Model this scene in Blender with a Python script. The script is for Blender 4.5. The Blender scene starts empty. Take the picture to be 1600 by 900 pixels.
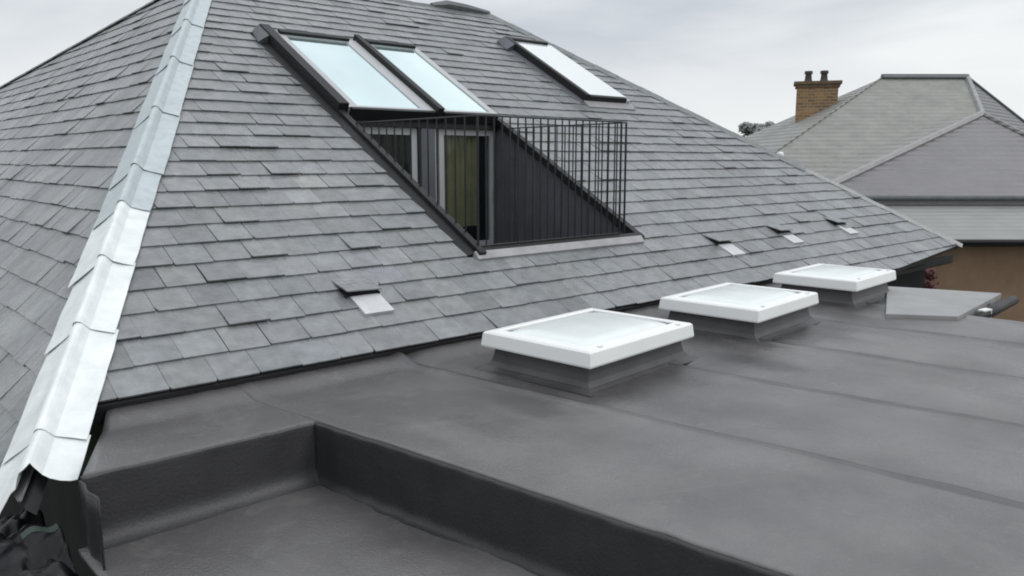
import bpy, bmesh, math, random
from mathutils import Vector, noise
random.seed(7)
D = bpy.data
SC = bpy.context.scene
COL = SC.collection
R = math.radians

# ------------------------------------------------------------------ camera
PITCH = 9.0355; PSI = 47.971; FPX = 1264.0; CAMZ = 1.5
cam = D.cameras.new('camera'); co = D.objects.new('camera', cam); COL.objects.link(co)
cam.sensor_width = 36; cam.lens = FPX/1600*36; cam.clip_start = .05; cam.clip_end = 2000
co.location = (0, 0, CAMZ); co.rotation_euler = (R(90-PITCH), 0, R(PSI-90))
SC.camera = co
FH = Vector((math.cos(R(PSI)), math.sin(R(PSI)), 0)); RT = Vector((math.sin(R(PSI)), -math.cos(R(PSI)), 0))
UPV = Vector((0, 0, 1))
FW = FH*math.cos(R(PITCH)) - UPV*math.sin(R(PITCH)); CU = FH*math.sin(R(PITCH)) + UPV*math.cos(R(PITCH))
def at(x, y, d):          # photo pixel + distance -> world point
    return Vector((0, 0, CAMZ)) + (FW + RT*((x-800)/FPX) + CU*((450-y)/FPX))*d
def proj(p):
    v = Vector(p) - Vector((0, 0, CAMZ)); w = v.dot(FW)
    return (800+FPX*v.dot(RT)/w, 450-FPX*v.dot(CU)/w, w) if w > .05 else (-9999, 0, w)

# ------------------------------------------------------------------ sky and sun
SUN_EL, SUN_AZ = 52, -50      # azimuth measured from +X towards +Y
w = D.worlds.new('World'); SC.world = w; w.use_nodes = True
nt = w.node_tree; nt.nodes.clear()
out = nt.nodes.new('ShaderNodeOutputWorld'); bg = nt.nodes.new('ShaderNodeBackground')
sky = nt.nodes.new('ShaderNodeTexSky'); sky.sky_type = 'NISHITA'; sky.sun_disc = False
sky.sun_elevation = R(SUN_EL); sky.sun_rotation = R(90-SUN_AZ)
tc = nt.nodes.new('ShaderNodeTexCoord'); mp = nt.nodes.new('ShaderNodeMapping'); mp.inputs['Scale'].default_value = (1.3, 1.3, 5.0)
nz = nt.nodes.new('ShaderNodeTexNoise'); nz.inputs['Scale'].default_value = 1.5; nz.inputs['Detail'].default_value = 6; nz.inputs['Roughness'].default_value = .5; nz.inputs['Distortion'].default_value = .4
rp = nt.nodes.new('ShaderNodeValToRGB')
rp.color_ramp.elements[0].position = .36; rp.color_ramp.elements[0].color = (6.0, 6.35, 6.9, 1)
rp.color_ramp.elements[1].position = .66; rp.color_ramp.elements[1].color = (9.0, 9.3, 9.4, 1)
sep = nt.nodes.new('ShaderNodeSeparateXYZ'); mr = nt.nodes.new('ShaderNodeMapRange')
mr.inputs['From Min'].default_value = .3; mr.inputs['From Max'].default_value = 1.0; mr.inputs['To Min'].default_value = 1.0; mr.inputs['To Max'].default_value = 1.75
hz = nt.nodes.new('ShaderNodeMapRange'); hz.inputs['From Min'].default_value = 0; hz.inputs['From Max'].default_value = .15; hz.inputs['To Min'].default_value = 1.0; hz.inputs['To Max'].default_value = 0
mh = nt.nodes.new('ShaderNodeMix'); mh.data_type = 'RGBA'; mh.inputs['B'].default_value = (9.8, 10.0, 10.0, 1)
vm = nt.nodes.new('ShaderNodeVectorMath'); vm.operation = 'SCALE'
mx = nt.nodes.new('ShaderNodeMix'); mx.data_type = 'RGBA'; mx.inputs['Factor'].default_value = .94
L = nt.links.new
L(tc.outputs['Generated'], mp.inputs['Vector']); L(mp.outputs['Vector'], nz.inputs['Vector']); L(nz.outputs['Fac'], rp.inputs['Fac'])
L(tc.outputs['Generated'], sep.inputs[0]); L(sep.outputs['Z'], mr.inputs['Value']); L(sep.outputs['Z'], hz.inputs['Value'])
L(hz.outputs[0], mh.inputs['Factor']); L(rp.outputs['Color'], mh.inputs['A'])
L(mh.outputs['Result'], vm.inputs[0]); L(mr.outputs[0], vm.inputs['Scale'])
L(sky.outputs['Color'], mx.inputs['A']); L(vm.outputs['Vector'], mx.inputs['B']); L(mx.outputs['Result'], bg.inputs['Color'])
bg.inputs['Strength'].default_value = .1; L(bg.outputs[0], out.inputs[0])
sl = D.lights.new('sun', 'SUN'); so = D.objects.new('sun', sl); COL.objects.link(so)
sl.energy = .9; sl.angle = R(25); sl.color = (1, .97, .93)
sd = Vector((math.cos(R(SUN_EL))*math.cos(R(SUN_AZ)), math.cos(R(SUN_EL))*math.sin(R(SUN_AZ)), math.sin(R(SUN_EL))))
so.rotation_euler = sd.to_track_quat('Z', 'Y').to_euler(); so.location = (0, 0, 20)
SC.view_settings.view_transform = 'Standard'; SC.view_settings.look = 'None'; SC.view_settings.gamma = 1; SC.view_settings.exposure = 0.0
SC.render.engine = 'CYCLES'; SC.cycles.filter_width = 1.9

# ------------------------------------------------------------------ materials
def mat(name, col, rough=.6, metal=0, spec=.5, var=.15, vscale=3, bump=.2, bscale=40, tone=False, rvar=0, col2=None, wave=None, trans=0):
    m = D.materials.new(name); m.use_nodes = True; t = m.node_tree; b = t.nodes['Principled BSDF']
    b.inputs['Roughness'].default_value = rough; b.inputs['Metallic'].default_value = metal
    b.inputs['Specular IOR Level'].default_value = spec
    c = t.nodes.new('ShaderNodeTexCoord'); n = t.nodes.new('ShaderNodeTexNoise'); n.inputs['Scale'].default_value = vscale
    n.inputs['Detail'].default_value = 8; n.inputs['Roughness'].default_value = .6
    t.links.new(c.outputs['Object'], n.inputs['Vector'])
    r = t.nodes.new('ShaderNodeValToRGB'); k = r.color_ramp
    a = [max(0, v*(1-var)) for v in col]; z = [v*(1+var) for v in (col2 or col)]
    k.elements[0].position = .3; k.elements[0].color = (*a, 1); k.elements[1].position = .7; k.elements[1].color = (*z, 1)
    t.links.new(n.outputs['Fac'], r.inputs['Fac']); src = r.outputs['Color']
    if tone:
        at_ = t.nodes.new('ShaderNodeAttribute'); at_.attribute_name = 'tone'
        mm = t.nodes.new('ShaderNodeMix'); mm.data_type = 'RGBA'; mm.blend_type = 'MULTIPLY'; mm.inputs['Factor'].default_value = 1
        t.links.new(src, mm.inputs['A']); t.links.new(at_.outputs['Color'], mm.inputs['B']); src = mm.outputs['Result']
    if wave:
        wv = t.nodes.new('ShaderNodeTexWave'); wv.bands_direction = wave[0]; wv.inputs['Scale'].default_value = wave[1]; wv.inputs['Distortion'].default_value = .6; wv.inputs['Detail'].default_value = 3
        t.links.new(c.outputs['Object'], wv.inputs['Vector'])
    t.links.new(src, b.inputs['Base Color'])
    n2 = t.nodes.new('ShaderNodeTexNoise'); n2.inputs['Scale'].default_value = bscale; n2.inputs['Detail'].default_value = 6
    t.links.new(c.outputs['Object'], n2.inputs['Vector'])
    bp = t.nodes.new('ShaderNodeBump'); bp.inputs['Strength'].default_value = bump; bp.inputs['Distance'].default_value = .01
    t.links.new(n2.outputs['Fac'], bp.inputs['Height']); nrm = bp.outputs['Normal']
    if wave:
        b2 = t.nodes.new('ShaderNodeBump'); b2.inputs['Strength'].default_value = wave[2]; b2.inputs['Distance'].default_value = wave[3]
        t.links.new(wv.outputs['Fac'], b2.inputs['Height']); t.links.new(nrm, b2.inputs['Normal']); nrm = b2.outputs['Normal']
    t.links.new(nrm, b.inputs['Normal'])
    if rvar:
        n3 = t.nodes.new('ShaderNodeTexNoise'); n3.inputs['Scale'].default_value = 1.1; n3.inputs['Detail'].default_value = 5
        t.links.new(c.outputs['Object'], n3.inputs['Vector'])
        q = t.nodes.new('ShaderNodeMapRange'); q.inputs['From Min'].default_value = .35; q.inputs['From Max'].default_value = .65
        q.inputs['To Min'].default_value = rough-rvar; q.inputs['To Max'].default_value = rough+rvar
        t.links.new(n3.outputs['Fac'], q.inputs['Value']); t.links.new(q.outputs[0], b.inputs['Roughness'])
    return m
M = dict(
 slate=mat('slate', (.172, .180, .182), .34, spec=1.0, var=.26, vscale=9, bump=.8, bscale=24, tone=True, rvar=.12),
 felt=mat('roofing_felt', (.03, .03, .032), .8),
 lead=mat('bright_lead', (.76, .79, .79), .5, metal=.15, var=.12, vscale=6, bump=.35, bscale=14),
 zinc=mat('weathered_zinc', (.47, .525, .54), .42, metal=.3, var=.10, vscale=10, bump=.35, bscale=14),
 patch=mat('pale_slate_patch', (.55, .56, .57), .5, var=.08, vscale=10, bump=.3),
 ledge=mat('dull_lead_ledge', (.30, .30, .305), .5, var=.2, vscale=5, bump=.4),
 apron=mat('slate_grey_apron', (.26, .26, .265), .5, var=.15, vscale=8),
 ridge=mat('dark_ridge', (.10, .11, .115), .5, var=.2, vscale=5),
 membrane=mat('grey_membrane', (.120, .115, .116), .31, var=.15, vscale=1.3, bump=.38, bscale=70, rvar=.1, col2=(.148, .142, .142)),
 dark=mat('dark_metal', (.013, .014, .015), .5, spec=.3, var=.25),
 darkpanel=mat('dark_cladding', (.095, .1, .112), .45, var=.15, vscale=4),
 rail=mat('rail_metal', (.03, .03, .032), .3, metal=.5),
 glass=mat('sky_glass', (.72, .86, .86), .06, metal=.85, var=.04, vscale=1, bump=.0),
 glass2=mat('milky_glass', (.9, .93, .92), .12, metal=.6, var=.03, vscale=1, bump=.0),
 pane=mat('dark_pane', (.03, .035, .035), .04, spec=.6, var=.1, bump=0),
 white=mat('white_plastic', (.84, .85, .84), .35, var=.03, vscale=3, bump=.05),
 opal=mat('opal_dome', (.74, .78, .77), .22, var=.05, vscale=5, bump=.05),
 frame=mat('pale_grey_frame', (.42, .43, .44), .4, var=.05),
 curtain=mat('olive_curtain', (.36, .345, .20), .8, var=.15, vscale=6),
 render_=mat('brown_render', (.31, .205, .135), .9, var=.16, vscale=2, bump=.6, bscale=60),
 slate_far=mat('far_grey_slate', (.235, .235, .218), .55, var=.16, vscale=2.2, bump=.5, bscale=9, wave=('Z', 2.5, .8, .05)),
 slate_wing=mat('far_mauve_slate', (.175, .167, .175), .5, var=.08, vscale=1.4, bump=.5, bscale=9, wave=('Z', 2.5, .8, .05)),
 slate_low=mat('far_lean_to_slate', (.245, .252, .245), .45, var=.10, vscale=1.3, bump=.5, bscale=9, wave=('Z', 5, .4, .03)),
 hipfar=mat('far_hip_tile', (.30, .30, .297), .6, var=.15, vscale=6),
 brick=mat('tan_brick', (.30, .20, .10), .85, var=.3, vscale=9, bump=.6, bscale=25, wave=('Z', 9, .4, .02)),
 cope=mat('stone_coping', (.14, .10, .065), .8, var=.25, vscale=6),
 pot=mat('dark_clay', (.06, .045, .045), .7, var=.2),
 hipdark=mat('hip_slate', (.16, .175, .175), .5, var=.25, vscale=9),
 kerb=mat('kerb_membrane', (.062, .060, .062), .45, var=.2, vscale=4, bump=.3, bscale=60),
 upstand2=mat('well_side_shaded', (.036, .035, .037), .5, var=.2, vscale=3, bump=.3, bscale=60),  # left well wall: its milder shade is put into the membrane colour
 upstand=mat('upstand_shaded', (.022, .0215, .023), .5, var=.2, vscale=4, bump=.3, bscale=60),  # right well wall: deeper shade put into the membrane colour
 concrete=mat('pale_concrete', (.29, .29, .29), .6, var=.12, vscale=3),
 gap_shade=mat('gap_shade_black', (.016, .016, .018), .7, var=.3, spec=.2),  # walls blackened: the gap's shade is put into their colour
 plastic=mat('gap_fill_black', (.010, .010, .012), .42, spec=.35, var=.3, bump=.5, bscale=20),
 hose=mat('green_webbing', (.022, .042, .032), .6, var=.3),
 ground=mat('garden_ground', (.07, .085, .045), .95, var=.3, vscale=.4, bump=.6, bscale=8),
 paving=mat('paving', (.20, .19, .18), .8, var=.2, vscale=1.5),
 bark=mat('bark', (.09, .07, .05), .9, var=.3, vscale=8),
 leaf=mat('leaf_hazed', (.27, .29, .28), .7, var=.35, vscale=2),  # distant leaves paled, haze put into their colour
 redleaf=mat('leaf_dark_red', (.10, .02, .022), .6, var=.4, vscale=8),
)
def damp_and_shade(m):                # eave dampness, dirt and stains, with rooflight shade painted into the colour
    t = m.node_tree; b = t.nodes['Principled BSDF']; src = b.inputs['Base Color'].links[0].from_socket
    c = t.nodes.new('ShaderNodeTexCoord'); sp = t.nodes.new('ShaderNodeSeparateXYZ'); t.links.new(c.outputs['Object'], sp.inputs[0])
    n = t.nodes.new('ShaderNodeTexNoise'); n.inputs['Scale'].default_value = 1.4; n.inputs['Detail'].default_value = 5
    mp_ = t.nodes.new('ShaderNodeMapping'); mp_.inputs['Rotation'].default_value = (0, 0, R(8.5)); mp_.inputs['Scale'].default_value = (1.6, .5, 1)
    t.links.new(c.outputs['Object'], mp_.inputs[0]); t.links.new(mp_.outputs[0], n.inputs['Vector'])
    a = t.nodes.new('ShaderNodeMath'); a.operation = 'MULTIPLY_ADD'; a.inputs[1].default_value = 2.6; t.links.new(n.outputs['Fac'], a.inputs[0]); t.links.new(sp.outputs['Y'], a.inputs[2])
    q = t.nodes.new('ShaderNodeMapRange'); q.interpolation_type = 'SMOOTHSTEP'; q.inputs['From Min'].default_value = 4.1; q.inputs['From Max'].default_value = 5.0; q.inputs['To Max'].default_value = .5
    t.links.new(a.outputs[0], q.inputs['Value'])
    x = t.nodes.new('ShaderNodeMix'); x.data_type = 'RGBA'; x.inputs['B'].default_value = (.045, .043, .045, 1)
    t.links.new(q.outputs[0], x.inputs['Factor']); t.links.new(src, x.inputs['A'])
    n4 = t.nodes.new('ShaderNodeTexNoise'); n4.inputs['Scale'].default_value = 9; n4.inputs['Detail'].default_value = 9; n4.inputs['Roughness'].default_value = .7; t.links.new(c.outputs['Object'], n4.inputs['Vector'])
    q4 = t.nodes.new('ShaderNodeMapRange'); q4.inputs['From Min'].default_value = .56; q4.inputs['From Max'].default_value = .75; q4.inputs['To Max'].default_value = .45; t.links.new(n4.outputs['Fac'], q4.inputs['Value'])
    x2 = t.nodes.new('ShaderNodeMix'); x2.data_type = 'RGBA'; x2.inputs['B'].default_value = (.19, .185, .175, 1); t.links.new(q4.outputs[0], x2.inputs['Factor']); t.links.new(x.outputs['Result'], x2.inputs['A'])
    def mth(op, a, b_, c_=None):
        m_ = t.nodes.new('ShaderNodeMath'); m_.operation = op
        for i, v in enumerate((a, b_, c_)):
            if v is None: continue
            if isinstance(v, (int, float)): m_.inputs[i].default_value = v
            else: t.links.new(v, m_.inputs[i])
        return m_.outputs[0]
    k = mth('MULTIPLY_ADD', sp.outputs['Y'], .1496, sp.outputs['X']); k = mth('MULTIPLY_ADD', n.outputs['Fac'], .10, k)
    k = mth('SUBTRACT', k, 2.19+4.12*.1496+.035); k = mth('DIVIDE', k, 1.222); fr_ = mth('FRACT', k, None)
    qs = t.nodes.new('ShaderNodeMapRange'); qs.interpolation_type = 'SMOOTHSTEP'; qs.inputs['From Min'].default_value = .02; qs.inputs['From Max'].default_value = .17; qs.inputs['To Min'].default_value = .55; qs.inputs['To Max'].default_value = 0  # dark band beside each lap: dirt, with trough shade put into the colour
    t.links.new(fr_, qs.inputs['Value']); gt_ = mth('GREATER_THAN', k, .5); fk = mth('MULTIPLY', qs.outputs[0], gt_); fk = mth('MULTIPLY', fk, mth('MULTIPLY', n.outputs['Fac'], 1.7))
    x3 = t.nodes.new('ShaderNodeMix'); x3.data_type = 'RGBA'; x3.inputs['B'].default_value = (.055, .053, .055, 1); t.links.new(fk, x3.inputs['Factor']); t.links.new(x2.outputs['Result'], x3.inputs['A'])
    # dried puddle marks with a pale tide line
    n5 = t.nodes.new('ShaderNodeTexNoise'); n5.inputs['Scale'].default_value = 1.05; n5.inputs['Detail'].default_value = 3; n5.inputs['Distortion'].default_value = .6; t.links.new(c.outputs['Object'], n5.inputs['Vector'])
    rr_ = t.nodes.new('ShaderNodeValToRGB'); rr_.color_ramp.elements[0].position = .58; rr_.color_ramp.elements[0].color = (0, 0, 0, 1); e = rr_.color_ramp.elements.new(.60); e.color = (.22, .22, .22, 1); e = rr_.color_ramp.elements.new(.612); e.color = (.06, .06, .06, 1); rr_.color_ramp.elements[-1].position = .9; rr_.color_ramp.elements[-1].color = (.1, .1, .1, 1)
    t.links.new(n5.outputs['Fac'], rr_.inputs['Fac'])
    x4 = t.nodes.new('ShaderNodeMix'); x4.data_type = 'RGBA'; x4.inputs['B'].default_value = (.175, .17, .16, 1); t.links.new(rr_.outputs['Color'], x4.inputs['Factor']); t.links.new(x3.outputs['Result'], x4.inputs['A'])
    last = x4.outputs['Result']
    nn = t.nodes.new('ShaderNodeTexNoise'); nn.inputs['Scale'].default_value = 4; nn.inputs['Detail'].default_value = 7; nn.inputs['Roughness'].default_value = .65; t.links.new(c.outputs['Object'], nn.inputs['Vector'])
    for (px_, py_, sx_, sy_, f_) in ((3.28, 3.55, .13, .34, .6), (4.5, 3.30, .75, .22, .5), (5.30, 3.15, .14, .36, .65), (6.6, 3.40, .8, .22, .5), (7.55, 3.35, .16, .4, .5), (8.5, 3.6, .7, .2, .45), (3.5, 4.0, .16, .5, .4), (5.6, 4.1, .2, .5, .45)):  # dark ellipses by the rooflights: wet marks with their shade painted in
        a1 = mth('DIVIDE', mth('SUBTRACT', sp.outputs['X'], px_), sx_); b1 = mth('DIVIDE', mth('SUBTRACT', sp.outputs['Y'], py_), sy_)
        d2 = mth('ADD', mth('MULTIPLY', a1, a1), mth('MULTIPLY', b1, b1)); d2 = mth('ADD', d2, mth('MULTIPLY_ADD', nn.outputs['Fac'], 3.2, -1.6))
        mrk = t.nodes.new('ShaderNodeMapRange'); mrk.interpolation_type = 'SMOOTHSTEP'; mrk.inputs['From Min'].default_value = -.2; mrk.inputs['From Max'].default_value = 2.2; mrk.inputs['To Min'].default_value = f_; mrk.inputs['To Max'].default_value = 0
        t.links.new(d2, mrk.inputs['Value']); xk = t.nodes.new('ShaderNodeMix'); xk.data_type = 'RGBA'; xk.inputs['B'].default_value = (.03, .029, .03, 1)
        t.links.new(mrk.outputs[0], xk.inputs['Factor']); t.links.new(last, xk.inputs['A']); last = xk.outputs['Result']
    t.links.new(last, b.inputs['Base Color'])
damp_and_shade(M['membrane'])
def clear(m):               # thin window glass: mostly clear, mirrors the sky a little
    t = m.node_tree; b = t.nodes['Principled BSDF']; o = t.nodes['Material Output']
    tr = t.nodes.new('ShaderNodeBsdfTransparent'); tr.inputs[0].default_value = (.93, .95, .93, 1)
    x = t.nodes.new('ShaderNodeMixShader'); x.inputs[0].default_value = .22
    t.links.new(tr.outputs[0], x.inputs[1]); t.links.new(b.outputs[0], x.inputs[2]); t.links.new(x.outputs[0], o.inputs[0])
clear(M['pane'])
def bricks(m):              # far brick chimney: courses in colour and relief
    t = m.node_tree; b = t.nodes['Principled BSDF']; c = t.nodes.new('ShaderNodeTexCoord'); sp = t.nodes.new('ShaderNodeSeparateXYZ'); t.links.new(c.outputs['Object'], sp.inputs[0])
    cb = t.nodes.new('ShaderNodeCombineXYZ'); ad = t.nodes.new('ShaderNodeMath'); t.links.new(sp.outputs['X'], ad.inputs[0]); ad.operation = 'SUBTRACT'; t.links.new(sp.outputs['Y'], ad.inputs[1])
    t.links.new(ad.outputs[0], cb.inputs[0]); t.links.new(sp.outputs['Z'], cb.inputs[1])
    k = t.nodes.new('ShaderNodeTexBrick'); k.inputs['Scale'].default_value = 1; k.inputs['Brick Width'].default_value = .32; k.inputs['Row Height'].default_value = .10; k.inputs['Mortar Size'].default_value = .012
    k.inputs['Color1'].default_value = (.40, .23, .095, 1); k.inputs['Color2'].default_value = (.20, .12, .06, 1); k.inputs['Mortar'].default_value = (.34, .29, .22, 1)
    t.links.new(cb.outputs[0], k.inputs['Vector']); t.links.new(k.outputs['Color'], b.inputs['Base Color'])
bricks(M['brick'])
# ------------------------------------------------------------------ helpers
def link(name, me, parent=None, smooth=False):
    o = D.objects.new(name, me); COL.objects.link(o)
    if parent is not None: o.parent = parent
    if smooth and me:
        for p in me.polygons: p.use_smooth = True
    return o
def thing(name, label, cat, group=None, loc=(0, 0, 0), rz=0):
    o = link(name, None); o.location = loc; o.rotation_euler = (0, 0, rz); o['label'] = label; o['category'] = cat
    if group: o['group'] = group
    return o
def on(px, py, z):
    d = FW + RT*((px-800)/FPX) + CU*((450-py)/FPX); k = (z-CAMZ)/d.z; p = Vector((0, 0, CAMZ))+d*k; return p
class MB:
    def __init__(s): s.v = []; s.f = []; s.t = []
    def add(s, vs, fs, tone=None):
        b = len(s.v); s.v += [tuple(v) for v in vs]; s.f += [tuple(i+b for i in f) for f in fs]
        s.t += [tone]*len(fs)
    def prism(s, bot, top, tone=None, capb=True):
        n = len(bot); fs = [tuple(range(n, 2*n))] + [(i, (i+1) % n, n+(i+1) % n, n+i) for i in range(n)]
        if capb: fs.append(tuple(range(n-1, -1, -1)))
        s.add(list(bot)+list(top), fs, tone)
    def hexa(s, o, a, b, c):      # box spanned by three vectors from a corner
        o, a, b, c = map(Vector, (o, a, b, c)); s.prism([o, o+a, o+a+b, o+b], [o+c, o+a+c, o+a+b+c, o+b+c])
    def box(s, x0, y0, z0, x1, y1, z1): s.hexa((x0, y0, z0), (x1-x0, 0, 0), (0, y1-y0, 0), (0, 0, z1-z0))
    def tube(s, pts, r, n=8, caps=True):
        pts = [Vector(p) for p in pts]; rings = []
        for i, p in enumerate(pts):
            d = (pts[min(i+1, len(pts)-1)]-pts[max(i-1, 0)]).normalized()
            a = d.orthogonal().normalized() if abs(d.z) > .9 else d.cross(UPV).normalized(); b = d.cross(a)
            rr = r[i] if isinstance(r, (list, tuple)) else r
            rings.append([p+(a*math.cos(2*math.pi*k/n)+b*math.sin(2*math.pi*k/n))*rr for k in range(n)])
        vs = [v for g in rings for v in g]
        fs = [(i*n+k, i*n+(k+1) % n, (i+1)*n+(k+1) % n, (i+1)*n+k) for i in range(len(pts)-1) for k in range(n)]
        if caps: fs += [tuple(range(n-1, -1, -1)), tuple((len(pts)-1)*n+k for k in range(n))]
        s.add(vs, fs)
    def grid(s, fn, nu, nv):
        vs = [fn(i/nu, j/nv) for j in range(nv+1) for i in range(nu+1)]
        s.add(vs, [(j*(nu+1)+i, j*(nu+1)+i+1, (j+1)*(nu+1)+i+1, (j+1)*(nu+1)+i) for j in range(nv) for i in range(nu)])
    def build(s, name, m, parent=None, smooth=False, bevel=0, flip=True):
        me = D.meshes.new(name); me.from_pydata(s.v, [], s.f); me.materials.append(m)
        if any(t is not None for t in s.t):
            ca = me.color_attributes.new('tone', 'FLOAT_COLOR', 'CORNER'); k = 0; arr = []
            for f, t in zip(s.f, s.t): arr += list(t or (1, 1, 1, 1))*len(f)
            ca.data.foreach_set('color', arr)
        if bevel or flip:
            bm = bmesh.new(); bm.from_mesh(me)
            if bevel: bmesh.ops.bevel(bm, geom=list(bm.edges), offset=bevel, segments=2, profile=.6, affect='EDGES')
            bmesh.ops.recalc_face_normals(bm, faces=bm.faces)
            bm.to_mesh(me); bm.free()
        return link(name, me, parent, smooth)
def solid_sheet(mb, fn, nu, nv, th, nrm):   # two-sided sheet with thickness along nrm
    n = Vector(nrm)*th
    top = [Vector(fn(i/nu, j/nv)) for j in range(nv+1) for i in range(nu+1)]
    bot = [p-n for p in top]; N = len(top); W = nu+1
    fs = []
    for j in range(nv):
        for i in range(nu):
            a = j*W+i; fs += [(a, a+1, a+1+W, a+W), (N+a+W, N+a+1+W, N+a+1, N+a)]
    for i in range(nu): fs += [(i, N+i, N+i+1, i+1), (nv*W+i+1, N+nv*W+i+1, N+nv*W+i, nv*W+i)]
    for j in range(nv): fs += [((j+1)*W, N+(j+1)*W, N+j*W, j*W), (j*W+nu, N+j*W+nu, N+(j+1)*W+nu, (j+1)*W+nu)]
    mb.add(top+bot, fs)
def clip(poly, a, b, c):     # keep a*x+b*y<=c
    o = []
    for i in range(len(poly)):
        p, q = poly[i], poly[(i+1) % len(poly)]; dp = a*p[0]+b*p[1]-c; dq = a*q[0]+b*q[1]-c
        if dp <= 0: o.append(p)
        if dp*dq < 0:
            t = dp/(dp-dq); o.append((p[0]+(q[0]-p[0])*t, p[1]+(q[1]-p[1])*t))
    return o
def halfplanes(pts):         # CCW convex polygon -> half planes
    h = []
    for i in range(len(pts)):
        (x0, y0), (x1, y1) = pts[i], pts[(i+1) % len(pts)]; a, b = y1-y0, -(x1-x0); h.append((a, b, a*x0+b*y0))
    return h
def clipall(poly, hs):
    for h in hs:
        if len(poly) < 3: return []
        poly = clip(poly, *h)
    return poly if len(poly) >= 3 else []
def area(p): return abs(sum(p[i][0]*p[(i+1) % len(p)][1]-p[(i+1) % len(p)][0]*p[i][1] for i in range(len(p))))/2 if len(p) > 2 else 0

# ------------------------------------------------------------------ roof frames
PT = R(29.5); CT, ST = math.cos(PT), math.sin(PT); Y0 = 4.95; EZ = .09
PL = R(46.0); CL, SL = math.cos(PL), math.sin(PL); XL = 1.036
def F(x, s, h=0): return Vector((x, Y0+s*CT-h*ST, EZ+s*ST+h*CT))       # front slope
def G(y, t, h=0): return Vector((XL+t*CL-h*SL, y, EZ+t*SL+h*CL))       # left slope
HIPK = .547
SR = 8.33                                      # slope length to the ridge
AX = XL+HIPK*SR*CT; AP = F(AX, SR)             # left apex
RX = 10.40; CXR = 14.36                        # ridge right end, right corner
RE = F(RX, SR); ZR = AP.z
GZ = -2.9
# the terrace opening in the front slope
OX0, OX1, OS0, OS1 = 4.82, 7.22, 1.02, 5.95

# ================================================================== SETTING
mb = MB(); mb.grid(lambda u, v: (-900+1800*u, -900+1800*v, GZ), 8, 8)
g = mb.build('ground', M['ground']); g['kind'] = 'structure'
mb = MB(); mb.box(9.6, -6, GZ, 16.6, 3.5, GZ+.06)
g = mb.build('patio', M['paving']); g['kind'] = 'structure'

# ================================================================== MAIN HOUSE
house = thing('slate_roofed_house', 'house under the large hipped grey slate roof filling the left and middle', 'house')
deck = MB()
front = [(XL-.16, -.3), (XL, 0), (CXR, 0), (RX, SR), (AX, SR)]
fp = [(XL, 0), (CXR, 0), (RX, SR), (AX, SR)]
def fdeck(poly, lo=-.06, hi=-.004):
    if len(poly) > 2: deck.prism([F(x, s, lo) for x, s in poly], [F(x, s, hi) for x, s in poly])
fdeck(clip(fp, 1, 0, OX0)); fdeck(clip(fp, -1, 0, -OX1))
mid = clip(clip(fp, 1, 0, OX1), -1, 0, -OX0)
fdeck(clip(mid, 0, 1, OS0)); fdeck(clip(mid, 0, -1, -OS1))
ext = [(9.45, -.02), (9.6, -.20), (11.31, -.27), (CXR, -.003), (CXR, 0), (9.45, 0)]
fdeck([(9.45, 0), (9.6, -.20), (11.31, -.27), (CXR, 0)])
# left slope: t along slope, y along eave; hip y = Y0+(x-XL)/HIPK
def hipy(t): return Y0 + t*CL/HIPK
TA = (ZR-EZ)/SL
BK = (AP.y+13.0, TA-13.0*.129/SL)              # far end of the falling rear ridge
TLO = -.42
lp = [(hipy(TLO), TLO), (hipy(TA), TA), BK, (BK[0], TLO)]
deck.prism([G(y, t, -.06) for y, t in lp], [G(y, t, -.004) for y, t in lp])
# hidden right and rear slopes (solid, plain)
rb = Vector((CXR, Y0+2*SR*CT, EZ)); REAR = Vector((RX, AP.y, ZR))
def slab(pts, th=.06):
    n = (pts[1]-pts[0]).cross(pts[2]-pts[0]).normalized()*th
    deck.prism([p-n for p in pts], pts)
slab([Vector((CXR, Y0, EZ)), rb, REAR])
slab([REAR, rb, Vector((5.4, rb.y, EZ)), Vector((AX, AP.y+.05, ZR-.02))])
bk3 = G(*BK)
slab([Vector((AX+.02, AP.y+.02, ZR-.01)), Vector((5.4, rb.y, EZ)), Vector((8.6, bk3.y, EZ)), bk3])
deck.build('roof_deck', M['felt'], house)
mb = MB(); mb.box(1.35, 5.25, GZ, 13.9, Y0+2*SR*CT-.4, -.1); mb.build('wall', M['gap_shade'], house)
mb = MB(); mb.box(1.36, Y0+2*SR*CT-.39, GZ, 7.5, BK[0]-.3, -.1); mb.build('wall', M['gap_shade'], house)
# fascia and soffit under the exposed eave
mb = MB(); mb.hexa(F(9.5, -.16, -.22), (4.7, .03, 0), (0, .025, 0), (0, 0, .14)); mb.build('fascia', M['dark'], house)
mb = MB(); mb.hexa((9.5, 4.9, -.13), (4.6, 0, 0), (0, .5, 0), (0, 0, .02)); mb.build('soffit', M['dark'], house)
mb = MB(); mb.box(1.15, Y0+.03, -.03, 9.5, Y0+.07, .075); mb.build('eaves_board', M['dark'], house)

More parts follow.
